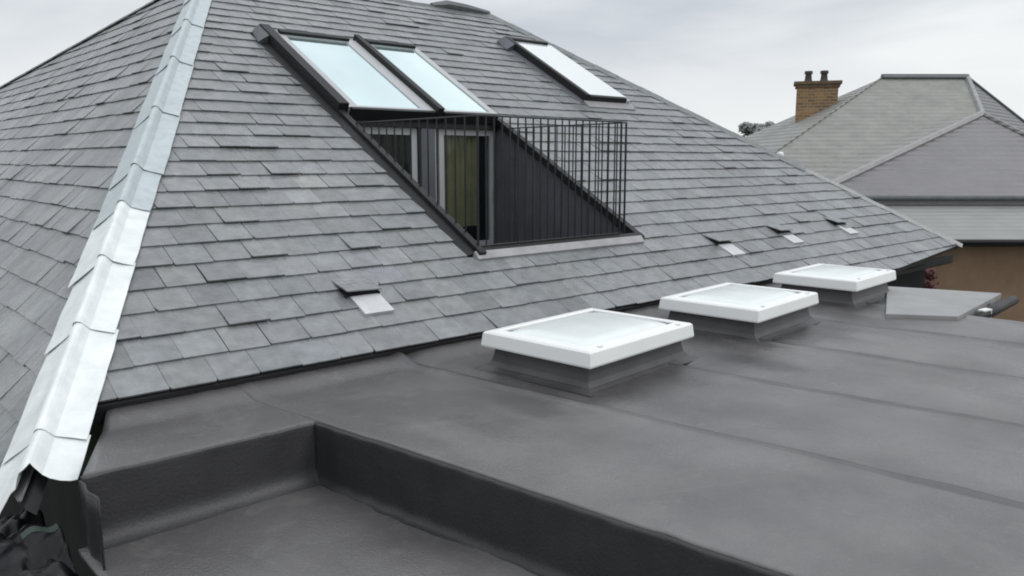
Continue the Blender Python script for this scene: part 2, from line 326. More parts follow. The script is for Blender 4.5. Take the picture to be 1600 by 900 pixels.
# ---- slates
slates = []                                     # (screen area, prism bottom, top, tone)
def tones():
    v = random.gauss(1, .09); v = max(.78, min(1.3, v))
    if random.random() < .04: v *= 1.15
    if random.random() < .06: v *= .84
    a, b = random.gauss(0, .012), random.gauss(0, .012)
    return (v*(1+a), v*(1+b*.6), v*(1-a+.01), 1)
def lay(fn, hs, x0, x1, s0, s1, pitch, wid, holes, sgn=1, cut=None):
    res = []; row = 0; s = s0
    while s < s1:
        off = (row % 2)*wid/2 + random.uniform(-.012, .012); x = x0-wid+off
        rowx = []
        while x < x1:
            wd = wid*random.choice((1, 1, 1, 1.0, .94, 1.05)); rowx.append((x, x+wd)); x += wd
        for (a, b) in rowx:
            if random.random() < .14: gp = random.uniform(.004, .007)
            else: gp = .0012
            ds = random.gauss(0, .004); rot = random.gauss(0, .006)
            q = [(a+gp, s+ds), (b-gp, s+ds+(b-a)*rot), (b-gp, s+pitch+.055), (a+gp, s+pitch+.055)]
            c = [random.uniform(.004, .014) if random.random() < .88 else random.uniform(.02, .045) for _ in range(2)]
            q = [(q[0][0]+c[0]*.4, q[0][1]), (q[1][0]-c[1]*.4, q[1][1]), (q[1][0], q[1][1]+c[1]), q[2], q[3], (q[0][0], q[0][1]+c[0])]
            q = clipall(q, hs)
            if not q: continue
            cx_, cs_ = (a+b)/2, s+pitch*.5; pieces = [q]
            for (hx0, hx1, hs0, hs1) in holes:
                nxt = []
                for p in pieces:
                    if max(v[0] for v in p) <= hx0 or min(v[0] for v in p) >= hx1 or max(v[1] for v in p) <= hs0 or min(v[1] for v in p) >= hs1:
                        nxt.append(p); continue
                    mid_ = clip(clip(p, 1, 0, hx1), -1, 0, -hx0) if p else []
                    for r_ in (clip(p, 1, 0, hx0), clip(p, -1, 0, -hx1), clip(mid_, 0, 1, hs0) if mid_ else [], clip(mid_, 0, -1, -hs1) if mid_ else []):
                        if area(r_) > .0006: nxt.append(r_)
                pieces = nxt
            tail = .018+abs(random.gauss(0, .004)) + (random.uniform(.006, .014) if random.random() < .08 else 0)
            tw = random.gauss(0, .0012); tn = tones()
            for p in pieces:
                if area(p) < .0008: continue
                def h(v): return tail + (.003-tail)*min(1, max(0, (v[1]-s)/(pitch+.055))) + tw*(v[0]-cx_)/wid
                bot = [fn(v[0], v[1], h(v)) for v in p]; top = [fn(v[0], v[1], h(v)+.012) for v in p]
                pr = [proj(v) for v in top]
                vis = [(min(max(x_, 0), 1600), min(max(y_, 0), 900)) for x_, y_, w_ in pr]
                ex = area(vis) if all(w_ > .1 for _, _, w_ in pr) else 0
                res.append((ex, bot, top, tn))
        s += pitch*random.uniform(.985, 1.015); row += 1
    return res
hole_t = (OX0-.13, OX1+.05, OS0-.02, OS1+.12)
W3X0, W3X1, W3S0, W3S1 = 9.58, 10.66, 4.60, 6.82
hole_w = (W3X0, W3X1, W3S0, W3S1)
fh_ = halfplanes([(XL+.06, 0), (CXR-.02, 0), (RX-.02, SR-.03), (AX+.02, SR-.03)])
exth = halfplanes([(9.47, -.03), (9.6, -.20), (11.31, -.27), (CXR, 0), (CXR-.3, .3), (9.47, .3)])
fr = lay(F, fh_, XL-.3, CXR, .003, SR, .2525, .30, [hole_t, hole_w])
fr += lay(F, exth, 9.3, CXR, -.2495, -.05, .2525, .30, [])
lf = lay(G, halfplanes([(hipy(TLO)+.02, TLO), (BK[0], TLO), BK, (hipy(TA)+.02, TA-.02)]) if False else
         [(-a, -b, -c) for a, b, c in halfplanes([(hipy(TLO)+.04, TLO), (hipy(TA)+.04, TA), BK, (BK[0], TLO)])],
         4.2, BK[0], TLO, TA, .2525, .30, [])
allv = sorted(((e[0], k, i) for k, ls in enumerate((fr, lf)) for i, e in enumerate(ls)), reverse=True)[:300]
chosen = set((k, i) for _, k, i in allv)
for k, ls in enumerate((fr, lf)):
    rest = MB()
    for i, (_, bot, top, tn) in enumerate(ls):
        if (k, i) in chosen:
            m1 = MB(); m1.prism(bot, top, tn, capb=False); m1.build('slate', M['slate'], house)
        else: rest.prism(bot, top, tn, capb=False)
    o = rest.build('slate_courses', M['slate'], house); o['kind'] = 'stuff'

# ---- lead and zinc capping on the left hip, sheet by sheet
HU = Vector((HIPK, 1, .5658)).normalized(); HL = (AP-F(XL, 0)).length
NF = Vector((0, -ST, CT)); NL = Vector((-SL, 0, CL)); NM = (NF+NL).normalized()
DF = HU.cross(NF).normalized();  DF = DF if DF.x > 0 else -DF        # across the front wing
DL = HU.cross(NL).normalized();  DL = DL if DL.y > 0 else -DL        # across the left wing
def cap(d0, d1, wr, wl, m, k, rag=None):
    mb = MB(); nv = 10
    prof = [(-1, i) for i in (1., .72, .45, .2, .09)] + [(0, a) for a in (-.75, -.4, 0, .4, .75)] + [(1, i) for i in (.16, .35, .6, .85, 1.)]
    nu = len(prof)-1; ph = random.uniform(0, 50)
    def fn(u, v):
        sd_, q = prof[int(round(u*nu))]; d = d0+(d1-d0)*v
        if rag: d += rag(u)*v
        lift = .048 + .011*v                   # lower end rides over the next sheet
        base = AP - HU*d
        wob = noise.noise(Vector((u*5+ph, d*3, 0)))*.007 + noise.noise(Vector((u*14, d*9+ph, 3)))*.003
        if sd_ == 0:
            r = .032; return base + NM*(.034+lift+wob*.4+r*math.cos(q*1.7)) + (DF-DL).normalized()*r*math.sin(q*1.7)
        wd = (wr if sd_ > 0 else wl)*q + (noise.noise(Vector((d*4+ph, sd_, 1)))*.006 if q == 1 else 0)
        n = NF if sd_ > 0 else NL; dd = DF if sd_ > 0 else DL
        edge = .016*(1-q) if q > .3 else .016
        return base + dd*wd + n*(lift+edge*.6+wob)
    solid_sheet(mb, fn, nu, nv, .004, NM)
    return mb.build('hip_capping_sheet', m, house, smooth=False)
seq = [(-.05, 1.3, .155, .235), (1.25, 2.52, .16, .24), (2.47, 3.8, .165, .25), (3.75, 5.16, .175, .27), (5.11, 6.36, .185, .29), (6.31, 6.99, .17, .30)]
for k, (a, b, wr, wl) in enumerate(seq): cap(a, b, wr, wl, M['zinc'], k)
for k, (a, b, wr, wl) in enumerate([(6.94, 7.76, .165, .325), (7.71, 8.53, .17, .285), (8.48, 9.46, .185, .28)]):
    o = cap(a, b, wr, wl, M['lead'], k)
o = cap(9.41, 9.78, .195, .30, M['lead'], 9, rag=lambda u: .03*math.sin(u*9)+(.20 if u < .15 else (.0 if u < .55 else -.05)))
o['label'] = 'ragged white end sheet of the hip capping'
# ---- right hip and ridges
def line_tiles(p0, p1, n_, name, m, wid, thick, up=.03):
    d = (p1-p0)/n_; u = d.normalized(); side = u.cross(UPV).normalized()
    for i in range(n_):
        a = p0+d*i-u*.012+UPV*up; b = p0+d*(i+1)+u*.02+UPV*(up+.008); mb = MB(); j = random.uniform(-.004, .004)
        pr = [(-wid, -wid*.62), (-wid*.35, -.012), (0, thick), (wid*.35, -.012), (wid, -wid*.62)]
        top = [[p+side*x+UPV*(z+j) for x, z in pr] for p in (a, b)]
        low = [[p-UPV*.014 for p in r_] for r_ in top]
        vs = top[0]+top[1]+low[0]+low[1]; fs = []
        for q in range(4): fs += [(q, q+1, q+6, q+5), (10+q+5, 10+q+6, 10+q+1, 10+q), (q, 10+q, 11+q, q+1), (5+q+1, 16+q, 15+q, 5+q)]
        fs += [(0, 5, 15, 10), (4, 14, 19, 9)]; mb.add(vs, fs); mb.build(name, m, house)
line_tiles(AP, RE, 12, 'ridge_tile', M['ridge'], .11, .02)
line_tiles(AP, bk3, 28, 'ridge_tile', M['ridge'], .14, .02)
rh0, rh1 = RE, F(CXR+.02, -.03)
def hipstrip(a, b, i, m):
    u = (b-a).normalized(); side = u.cross(NF).normalized(); mb = MB()
    if side.x < 0: side = -side
    w_ = .17 if i < 14 else .10
    mb.prism([a-side*w_+NF*.018, b-side*w_+NF*.018, b+side*.03+NF*.03, a+side*.03+NF*.03], [a-side*w_+NF*.03, b-side*w_+NF*.03, b+NF*.06, a+NF*.06])
    mb.build('hip_tile', m, house)
NH = 20
for i in range(NH):
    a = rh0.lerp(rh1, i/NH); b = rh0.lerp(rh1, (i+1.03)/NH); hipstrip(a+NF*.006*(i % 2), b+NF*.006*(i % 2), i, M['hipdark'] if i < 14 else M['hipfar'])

sp_ = RE-Vector((1.35, 0, 0)); mb = MB()
mb.tube([sp_+UPV*.03, sp_+Vector((.35, 0, .085)), sp_+Vector((.8, 0, .075)), RE+UPV*.05], [.05, .085, .08, .05], 8); mb.build('ridge_saddle', M['ridge'], house)
# ================================================================== SLATE VENTS
def vent(x, s, label, dark_w=.32):
    t = thing('roof_vent', label, 'roof vent', 'raised vents set in the slate roof', loc=F(x, s))
    o_ = F(x, s)
    mb = MB(); w_ = dark_w/2                      # hood: lifted slate with open dark mouth
    pts = [(-w_, 0, .098), (w_, 0, .085), (w_, .27, .02), (-w_, .27, .02)]
    mb.prism([F(x+a, s+b, h-.012)-o_ for a, b, h in pts], [F(x+a, s+b, h)-o_ for a, b, h in pts], (1.12, 1.12, 1.13, 1)); mb.build('hood', M['slate'], t)
    for sg in (-1, 1):
        mb = MB(); a0 = sg*w_*.97; a1 = sg*w_*.9
        pr = [(a0, .0), (a1, .0), (a1, .26), (a0, .26)]
        mb.prism([F(x+a, s+b, .012)-o_ for a, b in pr], [F(x+a, s+b, .051 if b < .1 else .014)-o_ for a, b in pr])
        mb.build('cheek', M['dark'], t)
    mb = MB(); mb.prism([F(x+a, s+b, .015)-o_ for a, b in ((-w_, .02), (w_, .02), (w_, .04), (-w_, .04))], [F(x+a, s+b, .049)-o_ for a, b in ((-w_*.9, .02), (w_*.9, .02), (w_*.9, .04), (-w_*.9, .04))]); mb.build('grille', M['dark'], t)
    mb = MB(); q = [(-w_*.7, -.235), (w_*.95, -.235), (w_*.95, .01), (-w_*.7, .01)]
    mb.prism([F(x+a, s+b, .020)-o_ for a, b in q], [F(x+a, s+b, .046 if b < -.1 else .030)-o_ for a, b in q]); mb.build('apron', M['patch'], t)
vent(3.36, .64, 'slate roof vent with pale apron just above the left rooflight, nearest the metal hip')
vent(8.50, .73, 'small slate roof vent right of the terrace opening, first of the three on the right')
vent(10.03, .80, 'middle slate roof vent of the three right of the terrace railing')
vent(11.70, .84, 'slate roof vent nearest the right corner of the slate roof')

# ================================================================== TERRACE WINDOW
tw = thing('roof_terrace_window', 'dark framed roof terrace with two sloping sashes above a recessed balcony opening', 'roof terrace')
def fbox(x0, x1, s0, s1, h0, h1, name, m, par, bevel=0):
    mb = MB(); p = [(x0, s0), (x1, s0), (x1, s1), (x0, s1)]
    mb.prism([F(x, s, h0) for x, s in p], [F(x, s, h1) for x, s in p]); return mb.build(name, m, par, bevel=bevel)
SB = 3.84
UH = .17
# side flashings: left one full length (tapering lower part), right one low
fbox(OX0-.03, OX0+.10, SB, OS1+.10, -.02, UH, 'side_flashing', M['dark'], tw, .006)
fbox(OX0-.03, OX0+.05, OS0-.05, SB-.003, -.02, .09, 'side_flashing', M['dark'], tw, .006)
mb = MB(); p = [(OX0-.16, OS1-.22), (OX0-.034, OS1-.22), (OX0-.034, OS1+.12), (OX0-.1, OS1+.12)]
mb.prism([F(x, s, .02) for x, s in p], [F(x, s, .05 if x < OX0-.05 else .15) for x, s in p]); mb.build('corner_cap', M['darkpanel'], tw)
mb = MB(); p = [(OX0-.13, OS0), (OX0-.034, OS0), (OX0-.034, OS1-.225), (OX0-.13, OS1-.225)]
mb.prism([F(x, s, .018) for x, s in p], [F(x, s, .026 if x < OX0-.05 else .05) for x, s in p]); mb.build('step_flashing', M['dark'], tw)
fbox(OX1-.06, OX1+.03, OS0-.02, SB+.02, -.02, .065, 'side_flashing', M['dark'], tw, .005)
fbox(OX1-.05, OX1+.03, SB+.023, OS1+.0, -.02, .07, 'side_flashing', M['frame'], tw, .005)
fbox(OX0+.103, OX1+.03, OS1+.003, OS1+.10, -.02, .05, 'head_flashing', M['frame'], tw)
fbox(6.15, 6.235, SB-.05, OS1+.06, -.02, .19, 'mullion', M['dark'], tw, .006)
def sash(x0, x1, s0, s1, gx0, gx1, fm):
    fr_ = MB()
    for a, b, c, d in ((x0, gx0, s0, s1), (gx1, x1, s0, s1), (gx0+.001, gx1-.001, s0, s0+.05), (gx0+.001, gx1-.001, s1-.07, s1)):
        p = [(a, c), (b, c), (b, d), (a, d)]; fr_.prism([F(x, s, .02) for x, s in p], [F(x, s, .125) for x, s in p])
    o = fr_.build('sash', fm, tw)
    mb = MB(); p = [(gx0, s0+.05), (gx1, s0+.05), (gx1, s1-.07), (gx0, s1-.07)]
    mb.prism([F(x, s, .09) for x, s in p], [F(x, s, .112) for x, s in p]); mb.build('glass', M['glass'], o)
    mb = MB(); p = [(gx0-.06, s1-.065), (gx1+.05, s1-.065), (gx1+.05, s1+.02), (gx0-.06, s1+.02)]
    mb.prism([F(x, s, .127) for x, s in p], [F(x, s, .165) for x, s in p]); mb.build('top_cover', M['dark'], o)
    mb = MB(); p = [(x0+.02, s0-.05), (x1-.02, s0-.05), (x1-.02, s0), (x0+.02, s0)]
    mb.prism([F(x, s, .0) for x, s in p], [F(x, s, .13) for x, s in p]); mb.build('bottom_cover', M['dark'], o)
sash(OX0+.105, 6.145, SB, OS1-.02, 5.06, 5.96, M['frame'])
sash(6.24, OX1-.055, SB, OS1-.02, 6.36, 7.06, M['frame'])
# recess: cheeks, floor, front sill wall
YD = Y0+SB*CT+.01; ZD = EZ+SB*ST; ZF = .26; YL = Y0+OS0*CT; ZL = EZ+OS0*ST
for x0, x1, sg in ((OX0-.05, OX0-.004, 0), (OX1+.004, OX1+.05, 1)):
    n_ = 6; ys = [YL-.02+(YD+.10-YL)*i/n_ for i in range(n_+1)]
    for i in range(n_):
        mb = MB(); a, b = ys[i]+.006, ys[i+1]-.006
        za = EZ+(a-Y0)*ST/CT-.05; zb = EZ+(b-Y0)*ST/CT-.05; pf = .006*(i % 2)
        pts = [(a, ZF-.05), (b, ZF-.05), (b, zb), (a, za)]
        xa, xb = (x0, x1+pf) if sg == 0 else (x0-pf, x1)
        mb.prism([(xa, y, z) for y, z in pts], [(xb, y, z) for y, z in pts]); mb.build('cheek_panel', M['darkpanel'], tw)
mb = MB(); mb.box(OX0-.12, YL-.1, ZF-.08, OX1+.12, YD+.3, ZF-.02); mb.build('terrace_floor', M['dark'], tw)
mb = MB(); mb.box(OX0-.003, YL-.06, ZF-.02, OX1+.003, YL-.005, ZL-.05); mb.build('sill_wall', M['darkpanel'], tw)
for xo in (OX0-.055-.05, OX1+.055):
    mb = MB(); a, b = YL-.04, YD+.12
    pts = [(a, ZF-.3), (b, ZF-.3), (b, EZ+(b-Y0)*ST/CT-.06), (a, EZ+(a-Y0)*ST/CT-.06)]
    mb.prism([(xo, y, z) for y, z in pts], [(xo+.04, y, z) for y, z in pts]); mb.build('cheek_backing', M['felt'], tw)
# pale ledge (lead apron) below the opening
mb = MB(); p = [(OX0-.06, OS0-.09), (OX1-.04, OS0-.09), (OX1-.02, OS0+.0), (OX0-.06, OS0+.0)]
mb.prism([F(x, s, .012) for x, s in p], [F(x, s, .046 if s < .95 else .07) for x, s in p]); mb.build('apron', M['ledge'], tw)
fbox(OX0-.03, OX1+.03, OS0+.003, OS0+.06, -.05, .07, 'bottom_frame', M['dark'], tw, .006)
# doors
def door(x0, x1, stile, fm):
    mb = MB(); y = YD+.03; z0, z1 = ZF, ZD-.10
    for a, b, c, d in ((x0, x0+stile, z0, z1), (x1-stile, x1, z0, z1), (x0+stile+.001, x1-stile-.001, z0, z0+.16), (x0+stile+.001, x1-stile-.001, z1-stile, z1)):
        mb.box(a, y, c, b, y+.06, d)
    o = mb.build('door', fm, tw)
    mb = MB(); mb.box(x0+stile, y+.025, z0+.16, x1-stile, y+.035, z1-stile); mb.build('pane', M['pane'], o)
    mb = MB(); mb.tube([(x1-stile*.5, y-.04, .95), (x1-stile*.5, y-.04, 1.12)], .01, 6); mb.tube([(x1-stile*.5, y-.04, 1.0), (x1-stile*.5, y+.0, 1.0)], .008, 6); mb.build('handle', M['frame'], o)
door(OX0+.06, 5.93, .085, M['frame']); door(6.27, OX1-.03, .075, M['frame'])
mb = MB(); mb.box(5.96, YD-.02, ZF, 6.17, YD+.12, ZD-.1); mb.build('door_post', M['darkpanel'], tw)
mb = MB(); mb.box(6.18, YD+.01, ZF, 6.215, YD+.12, ZD-.1); mb.build('door_post', M['frame'], tw)
mb = MB(); mb.box(OX0, YD-.03, ZD-.097, OX1, YD+.1, ZD-.01); mb.build('door_head', M['dark'], tw)
for nm_, bx_ in (('room_wall', (4.5, YD+1.6, 0, 7.6, YD+1.7, 2.2)), ('room_wall', (4.5, YD+.16, .0, 4.58, YD+1.58, 1.95)), ('room_wall', (7.5, YD+.16, .0, 7.58, YD+1.58, 1.95)), ('room_floor', (4.6, YD+.31, .16, 7.48, YD+1.58, .2))):
    mb = MB(); mb.box(*bx_); mb.build(nm_, M['felt'], tw)
# railing round three sides
ZT = 1.90
def railing():
    mb = MB(); mb.tube([(OX0+.03, YD-.05, ZT), (OX0+.03, YL+.02, ZT), (OX1-.34, YL+.02, ZT), (OX1-.20, YL+.07, ZT), (OX1-.02, YD-.05, ZT)], .009, 6)
    rl = mb.build('railing', M['rail'], tw)
    def bar(x, y, z0, r=.0085):
        b = MB(); b.tube([(x, y, z0), (x, y, ZT)], r, 6); b.build('baluster', M['rail'], rl)
    n_ = 20
    for i in range(n_+1):
        x = OX0+.03+(OX1-.37-OX0)*i/n_; bar(x, YL+.02, ZL+.02, .013 if i in (0, n_) else .0085)
    m_ = 16
    for i in range(1, m_+1):
        y = YL+.06+(YD-.06-YL-.06)*i/m_; zs = EZ+(y-Y0)*ST/CT+.05
        for x in (OX0+.03, OX1-.20+.18*i/m_):
            if zs < ZT-.04: bar(x, y, zs)
    bar(OX1-.20, YL+.07, ZL+.05, .013)
    for z in (ZL+.10,):
        b = MB(); b.tube([(OX0+.03, YL+.02, z), (OX1-.34, YL+.02, z)], .010, 6); b.build('bottom_rail', M['rail'], rl)
railing()
cu = MB(); cu.grid(lambda u, v: (6.40+.60*u, YD+.115+.02*math.sin(u*34), .62+(ZD-.16-.62)*v), 60, 2)
o = cu.build('curtain', M['curtain'], None, smooth=True, flip=False); o['label'] = 'olive green curtain hanging behind the right terrace door'; o['category'] = 'curtain'
# ================================================================== RIGHT ROOF WINDOW
rw = thing('roof_window', 'single dark framed roof window with milky white glass near the right hip', 'roof window')
fbox(W3X0, W3X0+.09, W3S0, W3S1, -.02, .17, 'side_frame', M['dark'], rw, .006)
fbox(W3X1-.09, W3X1, W3S0, W3S1, -.02, .12, 'side_frame', M['frame'], rw, .006)
fbox(W3X0+.093, W3X1-.093, W3S0, W3S0+.07, -.02, .15, 'bottom_frame', M['dark'], rw, .006)
fbox(W3X0+.093, W3X1-.093, W3S1-.07, W3S1, -.02, .17, 'top_cover', M['dark'], rw, .006)
fbox(W3X0+.093, W3X1-.093, W3S0+.073, W3S1-.073, .02, .11, 'sash', M['frame'], rw)
fbox(W3X0+.10, W3X1-.02, W3S0+.085, W3S1-.085, .122, .135, 'glass', M['glass2'], rw)
mb = MB(); p = [(W3X0-.15, W3S1-.30), (W3X0-.003, W3S1-.30), (W3X0-.003, W3S1+.02), (W3X0-.09, W3S1+.06)]
mb.prism([F(x, s, .02) for x, s in p], [F(x, s, .05 if x < W3X0-.05 else .16) for x, s in p]); mb.build('corner_cap', M['darkpanel'], rw)
mb = MB(); p = [(W3X0-.09, W3S0), (W3X0-.003, W3S0), (W3X0-.003, W3S1-.305), (W3X0-.09, W3S1-.305)]
mb.prism([F(x, s, .018) for x, s in p], [F(x, s, .03 if x < W3X0-.05 else .06) for x, s in p]); mb.build('step_flashing', M['darkpanel'], rw)
mb = MB(); p = [(W3X0-.02, W3S0-.16), (W3X1+.02, W3S0-.16), (W3X1+.02, W3S0-.003), (W3X0-.02, W3S0-.003)]
mb.prism([F(x, s, .018) for x, s in p], [F(x, s, .044 if s < W3S0-.1 else .07) for x, s in p]); mb.build('apron', M['apron'], rw)

# ================================================================== FLAT ROOF EXTENSION
flat = thing('flat_roof_extension', 'low extension under a grey membrane flat roof with a sunken rectangular well', 'extension')
WX, WY = .148, -.989
def wl(x412, y): return x412 + (4.12-y)*WX/(-WY)            # x on a lap line at y
seams = [2.19, 3.43, 4.64, 5.86, 7.08, 8.3]
def fz(x, y):
    z = .006*noise.noise(Vector((x*.8, y*.8, 0))) + .0022*noise.noise(Vector((x*4.5, y*2.0, 5)))
    z += .002*noise.noise(Vector((x*2, y*9, 8)))*max(0, 1-abs(y-4.4)/1.2)
    rg = 1-abs(noise.noise(Vector((x*2.6, y*1.1, 21)))*2.6)
    if rg > .72: z += .012*(rg-.72)/.28*max(0, noise.noise(Vector((x*.9, y*.9, 31)))+.15)
    q = min(1, max(0, (y-4.74)/.2)); z += .056*q*q*(3-2*q)
    return z
YB = 5.2; YF = -3.0
for k in range(len(seams)):
    xa = seams[k]; xb = seams[k+1] if k+1 < len(seams) else None
    mb = MB(); nu, nv = 44, 190
    def fn(u, v, k=k, xa=xa, xb=xb):
        y = YB+(YF-YB)*v
        if xb is None:
            x0_ = wl(xa, y)-.03; x1_ = 8.42 if y < 2.85 else 9.4; x1_ = max(x1_, x0_+.02)
        else:
            x0_ = wl(xa, y)-(.03 if k else 0); x1_ = min(wl(xb, y)+.02, 9.4 if y >= 2.85 else 8.42)
            x1_ = max(x1_, x0_+.01)
        x = x0_+(x1_-x0_)*u; z = fz(x, y) - .004*0
        wd = x1_-x0_; dr = x1_-x; dl = x-x0_
        if xb is not None: z += .024*math.exp(-(dr/.045)**2)*(.75+.5*noise.noise(Vector((y*1.7, k, 0))))
        if k: z -= .022*math.exp(-((dl-.10)/.11)**2)
        return Vector((x, y, z))
    solid_sheet(mb, fn, nu, nv, .02, (0, 0, 1))
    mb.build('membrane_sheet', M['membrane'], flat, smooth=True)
# the strip between the eave and the well, with rounded lips rolling down into the well
XW0 = .93; YW = 4.10; ZW = -.35; rr = .014
mb = MB()
def strip(u, v):
    y = YB+(YW+rr-YB)*v; xl = XW0+(y-4.10)*.42; x = xl+(2.21-xl)*u; return Vector((x, y, fz(x, y)-.002))
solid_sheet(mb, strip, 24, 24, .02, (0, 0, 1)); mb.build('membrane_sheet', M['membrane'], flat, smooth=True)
FR = [.10]
def lipprof(q):      # 0..1 -> (outward, down)
    if q < .25: a = q/.25*math.pi/2; return rr*math.sin(a), rr*(1-math.cos(a))
    if q < .6: return rr+.015*(q-.25), rr+(q-.25)/.35*(-ZW-rr-FR[0])
    a = (q-.6)/.4*math.pi/2; return rr+.006+FR[0]*(1-math.cos(a)), -ZW-FR[0]+FR[0]*math.sin(a)
mb = MB()
def wallL(u, v):
    o_, d_ = lipprof(v); x = XW0+(2.255-XW0)*u
    wv = .007*noise.noise(Vector((x*6, d_*3, 1)))*min(1, v*3)
    return Vector((x, YW+rr-o_-wv, -d_-.002+fz(x, YW)*(1-v)))
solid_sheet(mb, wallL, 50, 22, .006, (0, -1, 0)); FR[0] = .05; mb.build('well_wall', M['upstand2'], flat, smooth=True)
mb = MB(); nW = Vector((-.989, -.148, 0))
def wallR(u, v):
    o_, d_ = lipprof(v); y = YW+.03-(YW+.03-YF)*u; x = wl(2.19, y)
    wv = (.006*noise.noise(Vector((y*9, d_*2, 4)))+.005*math.sin(y*31))*min(1, v*3)
    return Vector((x, y, 0)) + nW*(o_-rr+.035+wv) + Vector((0, 0, -d_+fz(x, y)*(1-v)-.0015))
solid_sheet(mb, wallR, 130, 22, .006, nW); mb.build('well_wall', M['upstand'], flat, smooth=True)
mb = MB()
def wfl(u, v):
    y = YW+.0-(YW-YF)*v; x0_ = XW0-.04; x1_ = wl(2.19, y)+.0; x = x0_+(x1_-x0_)*u
    return Vector((x, y, ZW+.01*noise.noise(Vector((x*1.4, y*1.4, 9)))+.002*noise.noise(Vector((x*6, y*4, 2)))))
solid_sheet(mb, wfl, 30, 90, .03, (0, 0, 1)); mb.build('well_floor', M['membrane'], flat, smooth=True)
# folded membrane end at the left of the well
mb = MB()
def endf(u, v):
    y = YW+.0-(.3)*u; x = XW0-.004+.008*math.sin(u*9+v*3)+.02*v; return Vector((x, y, -.012-.75*v))
solid_sheet(mb, endf, 8, 8, .01, (1, 0, 0)); mb.build('membrane_fold', M['upstand'], flat, smooth=True)
mb = MB(); mb.box(2.7, YF+.1, GZ, 8.3, 2.7, -.03); mb.box(2.4, 4.25, GZ, 9.25, 5.1, -.03); mb.build('wall', M['render_'], flat)
mb = MB(); mb.box(1.02, YF+.1, GZ, 2.3, 4.0, ZW-.04); mb.build('wall', M['gap_shade'], flat)
mb = MB(); mb.box(8.43, YF, -.18, 8.46, 2.84, -.005); mb.build('edge_trim', M['dark'], flat)
# pale raised coping on the far edge of the flat roof
cp = [on(1386, 447, .04), on(1565, 458, .04), on(1497, 494, .04), on(1384, 490, .04)]
mb = MB(); mb.prism([p-UPV*.16 for p in cp], cp); mb.build('coping', M['concrete'], flat, bevel=.008)
# gutter piece and bracket at the far edge
gt = thing('roof_gutter', 'short dark gutter end with a bright bracket beyond the pale coping', 'gutter')
a, b = on(1500, 497, .0), on(1570, 462, .0); b2 = b+(b-a)*-.05; off = Vector((.16, -.06, -.05))
mb = MB(); mb.tube([a+off, b2+off], .055, 10); mb.build('channel', M['dark'], gt, smooth=True)
mb = MB(); q = a.lerp(b2, .22)+off+Vector((-.02, -.02, .05)); mb.hexa(q, (.16, -.02, 0), (0.02, .07, 0), (0, 0, .015)); mb.hexa(q+Vector((.14, -.02, -.08)), (.012, 0, 0), (.02, .07, 0), (0, 0, .08)); mb.build('bracket', M['white'], gt)

# ================================================================== ROOFLIGHTS
def rooflight(loc, rz, lx, ly, label, swirl=False):
    t = thing('rooflight', label, 'rooflight', 'white domed rooflights in a row on the flat roof', loc=loc, rz=rz)
    hx, hy = lx/2, ly/2; Z0, Z1 = .163, .272
    mb = MB()                                                     # kerb, skirt flared at the foot
    rings = [(.0, .05), (.006, .01), (.022, -.025), (.055, -.05), (.10, -.062), (.18, -.075)]
    vs = []
    for z, e in rings: vs += [(-hx-e, -hy-e, z), (hx+e, -hy-e, z), (hx+e, hy+e, z), (-hx-e, hy+e, z)]
    fs = [(r*4+i, r*4+(i+1) % 4, (r+1)*4+(i+1) % 4, (r+1)*4+i) for r in range(5) for i in range(4)]+[(20, 21, 22, 23)]
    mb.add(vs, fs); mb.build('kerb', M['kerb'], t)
    mb = MB()                                                     # white frame with a recessed inner edge
    prof = [(0, Z0), (-.004, Z0+.012), (.006, Z1-.012), (.018, Z1), (.09, Z1+.010), (.10, Z1+.002), (.104, Z1-.018), (.118, Z1-.018)]
    vs = []
    for e, z in prof: vs += [(-hx+e, -hy+e, z), (hx-e, -hy+e, z), (hx-e, hy-e, z), (-hx+e, hy-e, z)]
    fs = [(r*4+i, r*4+(i+1) % 4, (r+1)*4+(i+1) % 4, (r+1)*4+i) for r in range(len(prof)-1) for i in range(4)]+[(0, 3, 2, 1)]
    mb.add(vs, fs); mb.build('frame', M['white'], t)
    mb = MB(); ex, ey = hx-.118, hy-.118
    def dome(u, v):
        a, b = 2*u-1, 2*v-1; e = (1-abs(a)**6)*(1-abs(b)**6); e2 = (1-a*a)*(1-b*b)
        return (a*ex, b*ey, Z1-.016+.030*min(1, e*1.4)**.6+.022*e2)
    mb.grid(dome, 24, 20); o = mb.build('dome', M['opal'], t, smooth=True, flip=False)
    for sx in (-1, 1):
        mb = MB(); mb.box(sx*(hx-.16)-.02, -hy+.03, Z1+.005, sx*(hx-.16)+.02, -hy+.055, Z1+.014); mb.build('clip', M['white'], t)
    mb = MB(); vs = []
    for e, z in ((.102, Z1-.010), (.116, Z1-.006)): vs += [(-hx+e, -hy+e, z), (hx-e, -hy+e, z), (hx-e, hy-e, z), (-hx+e, hy-e, z)]
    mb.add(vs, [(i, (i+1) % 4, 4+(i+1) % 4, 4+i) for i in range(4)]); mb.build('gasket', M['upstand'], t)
    return t
rooflight((4.37, 3.98, 0), R(5.5), 1.30, .98, 'white domed rooflight nearest the camera, largest of the three in the row')
rooflight((6.47, 4.04, 0), R(5.5), 1.24, .95, 'middle white rooflight of the three along the slate eave')
rooflight((8.62, 4.20, 0), R(4.5), 1.16, .90, 'farthest white rooflight, beside the dark gap at the right end of the eave')

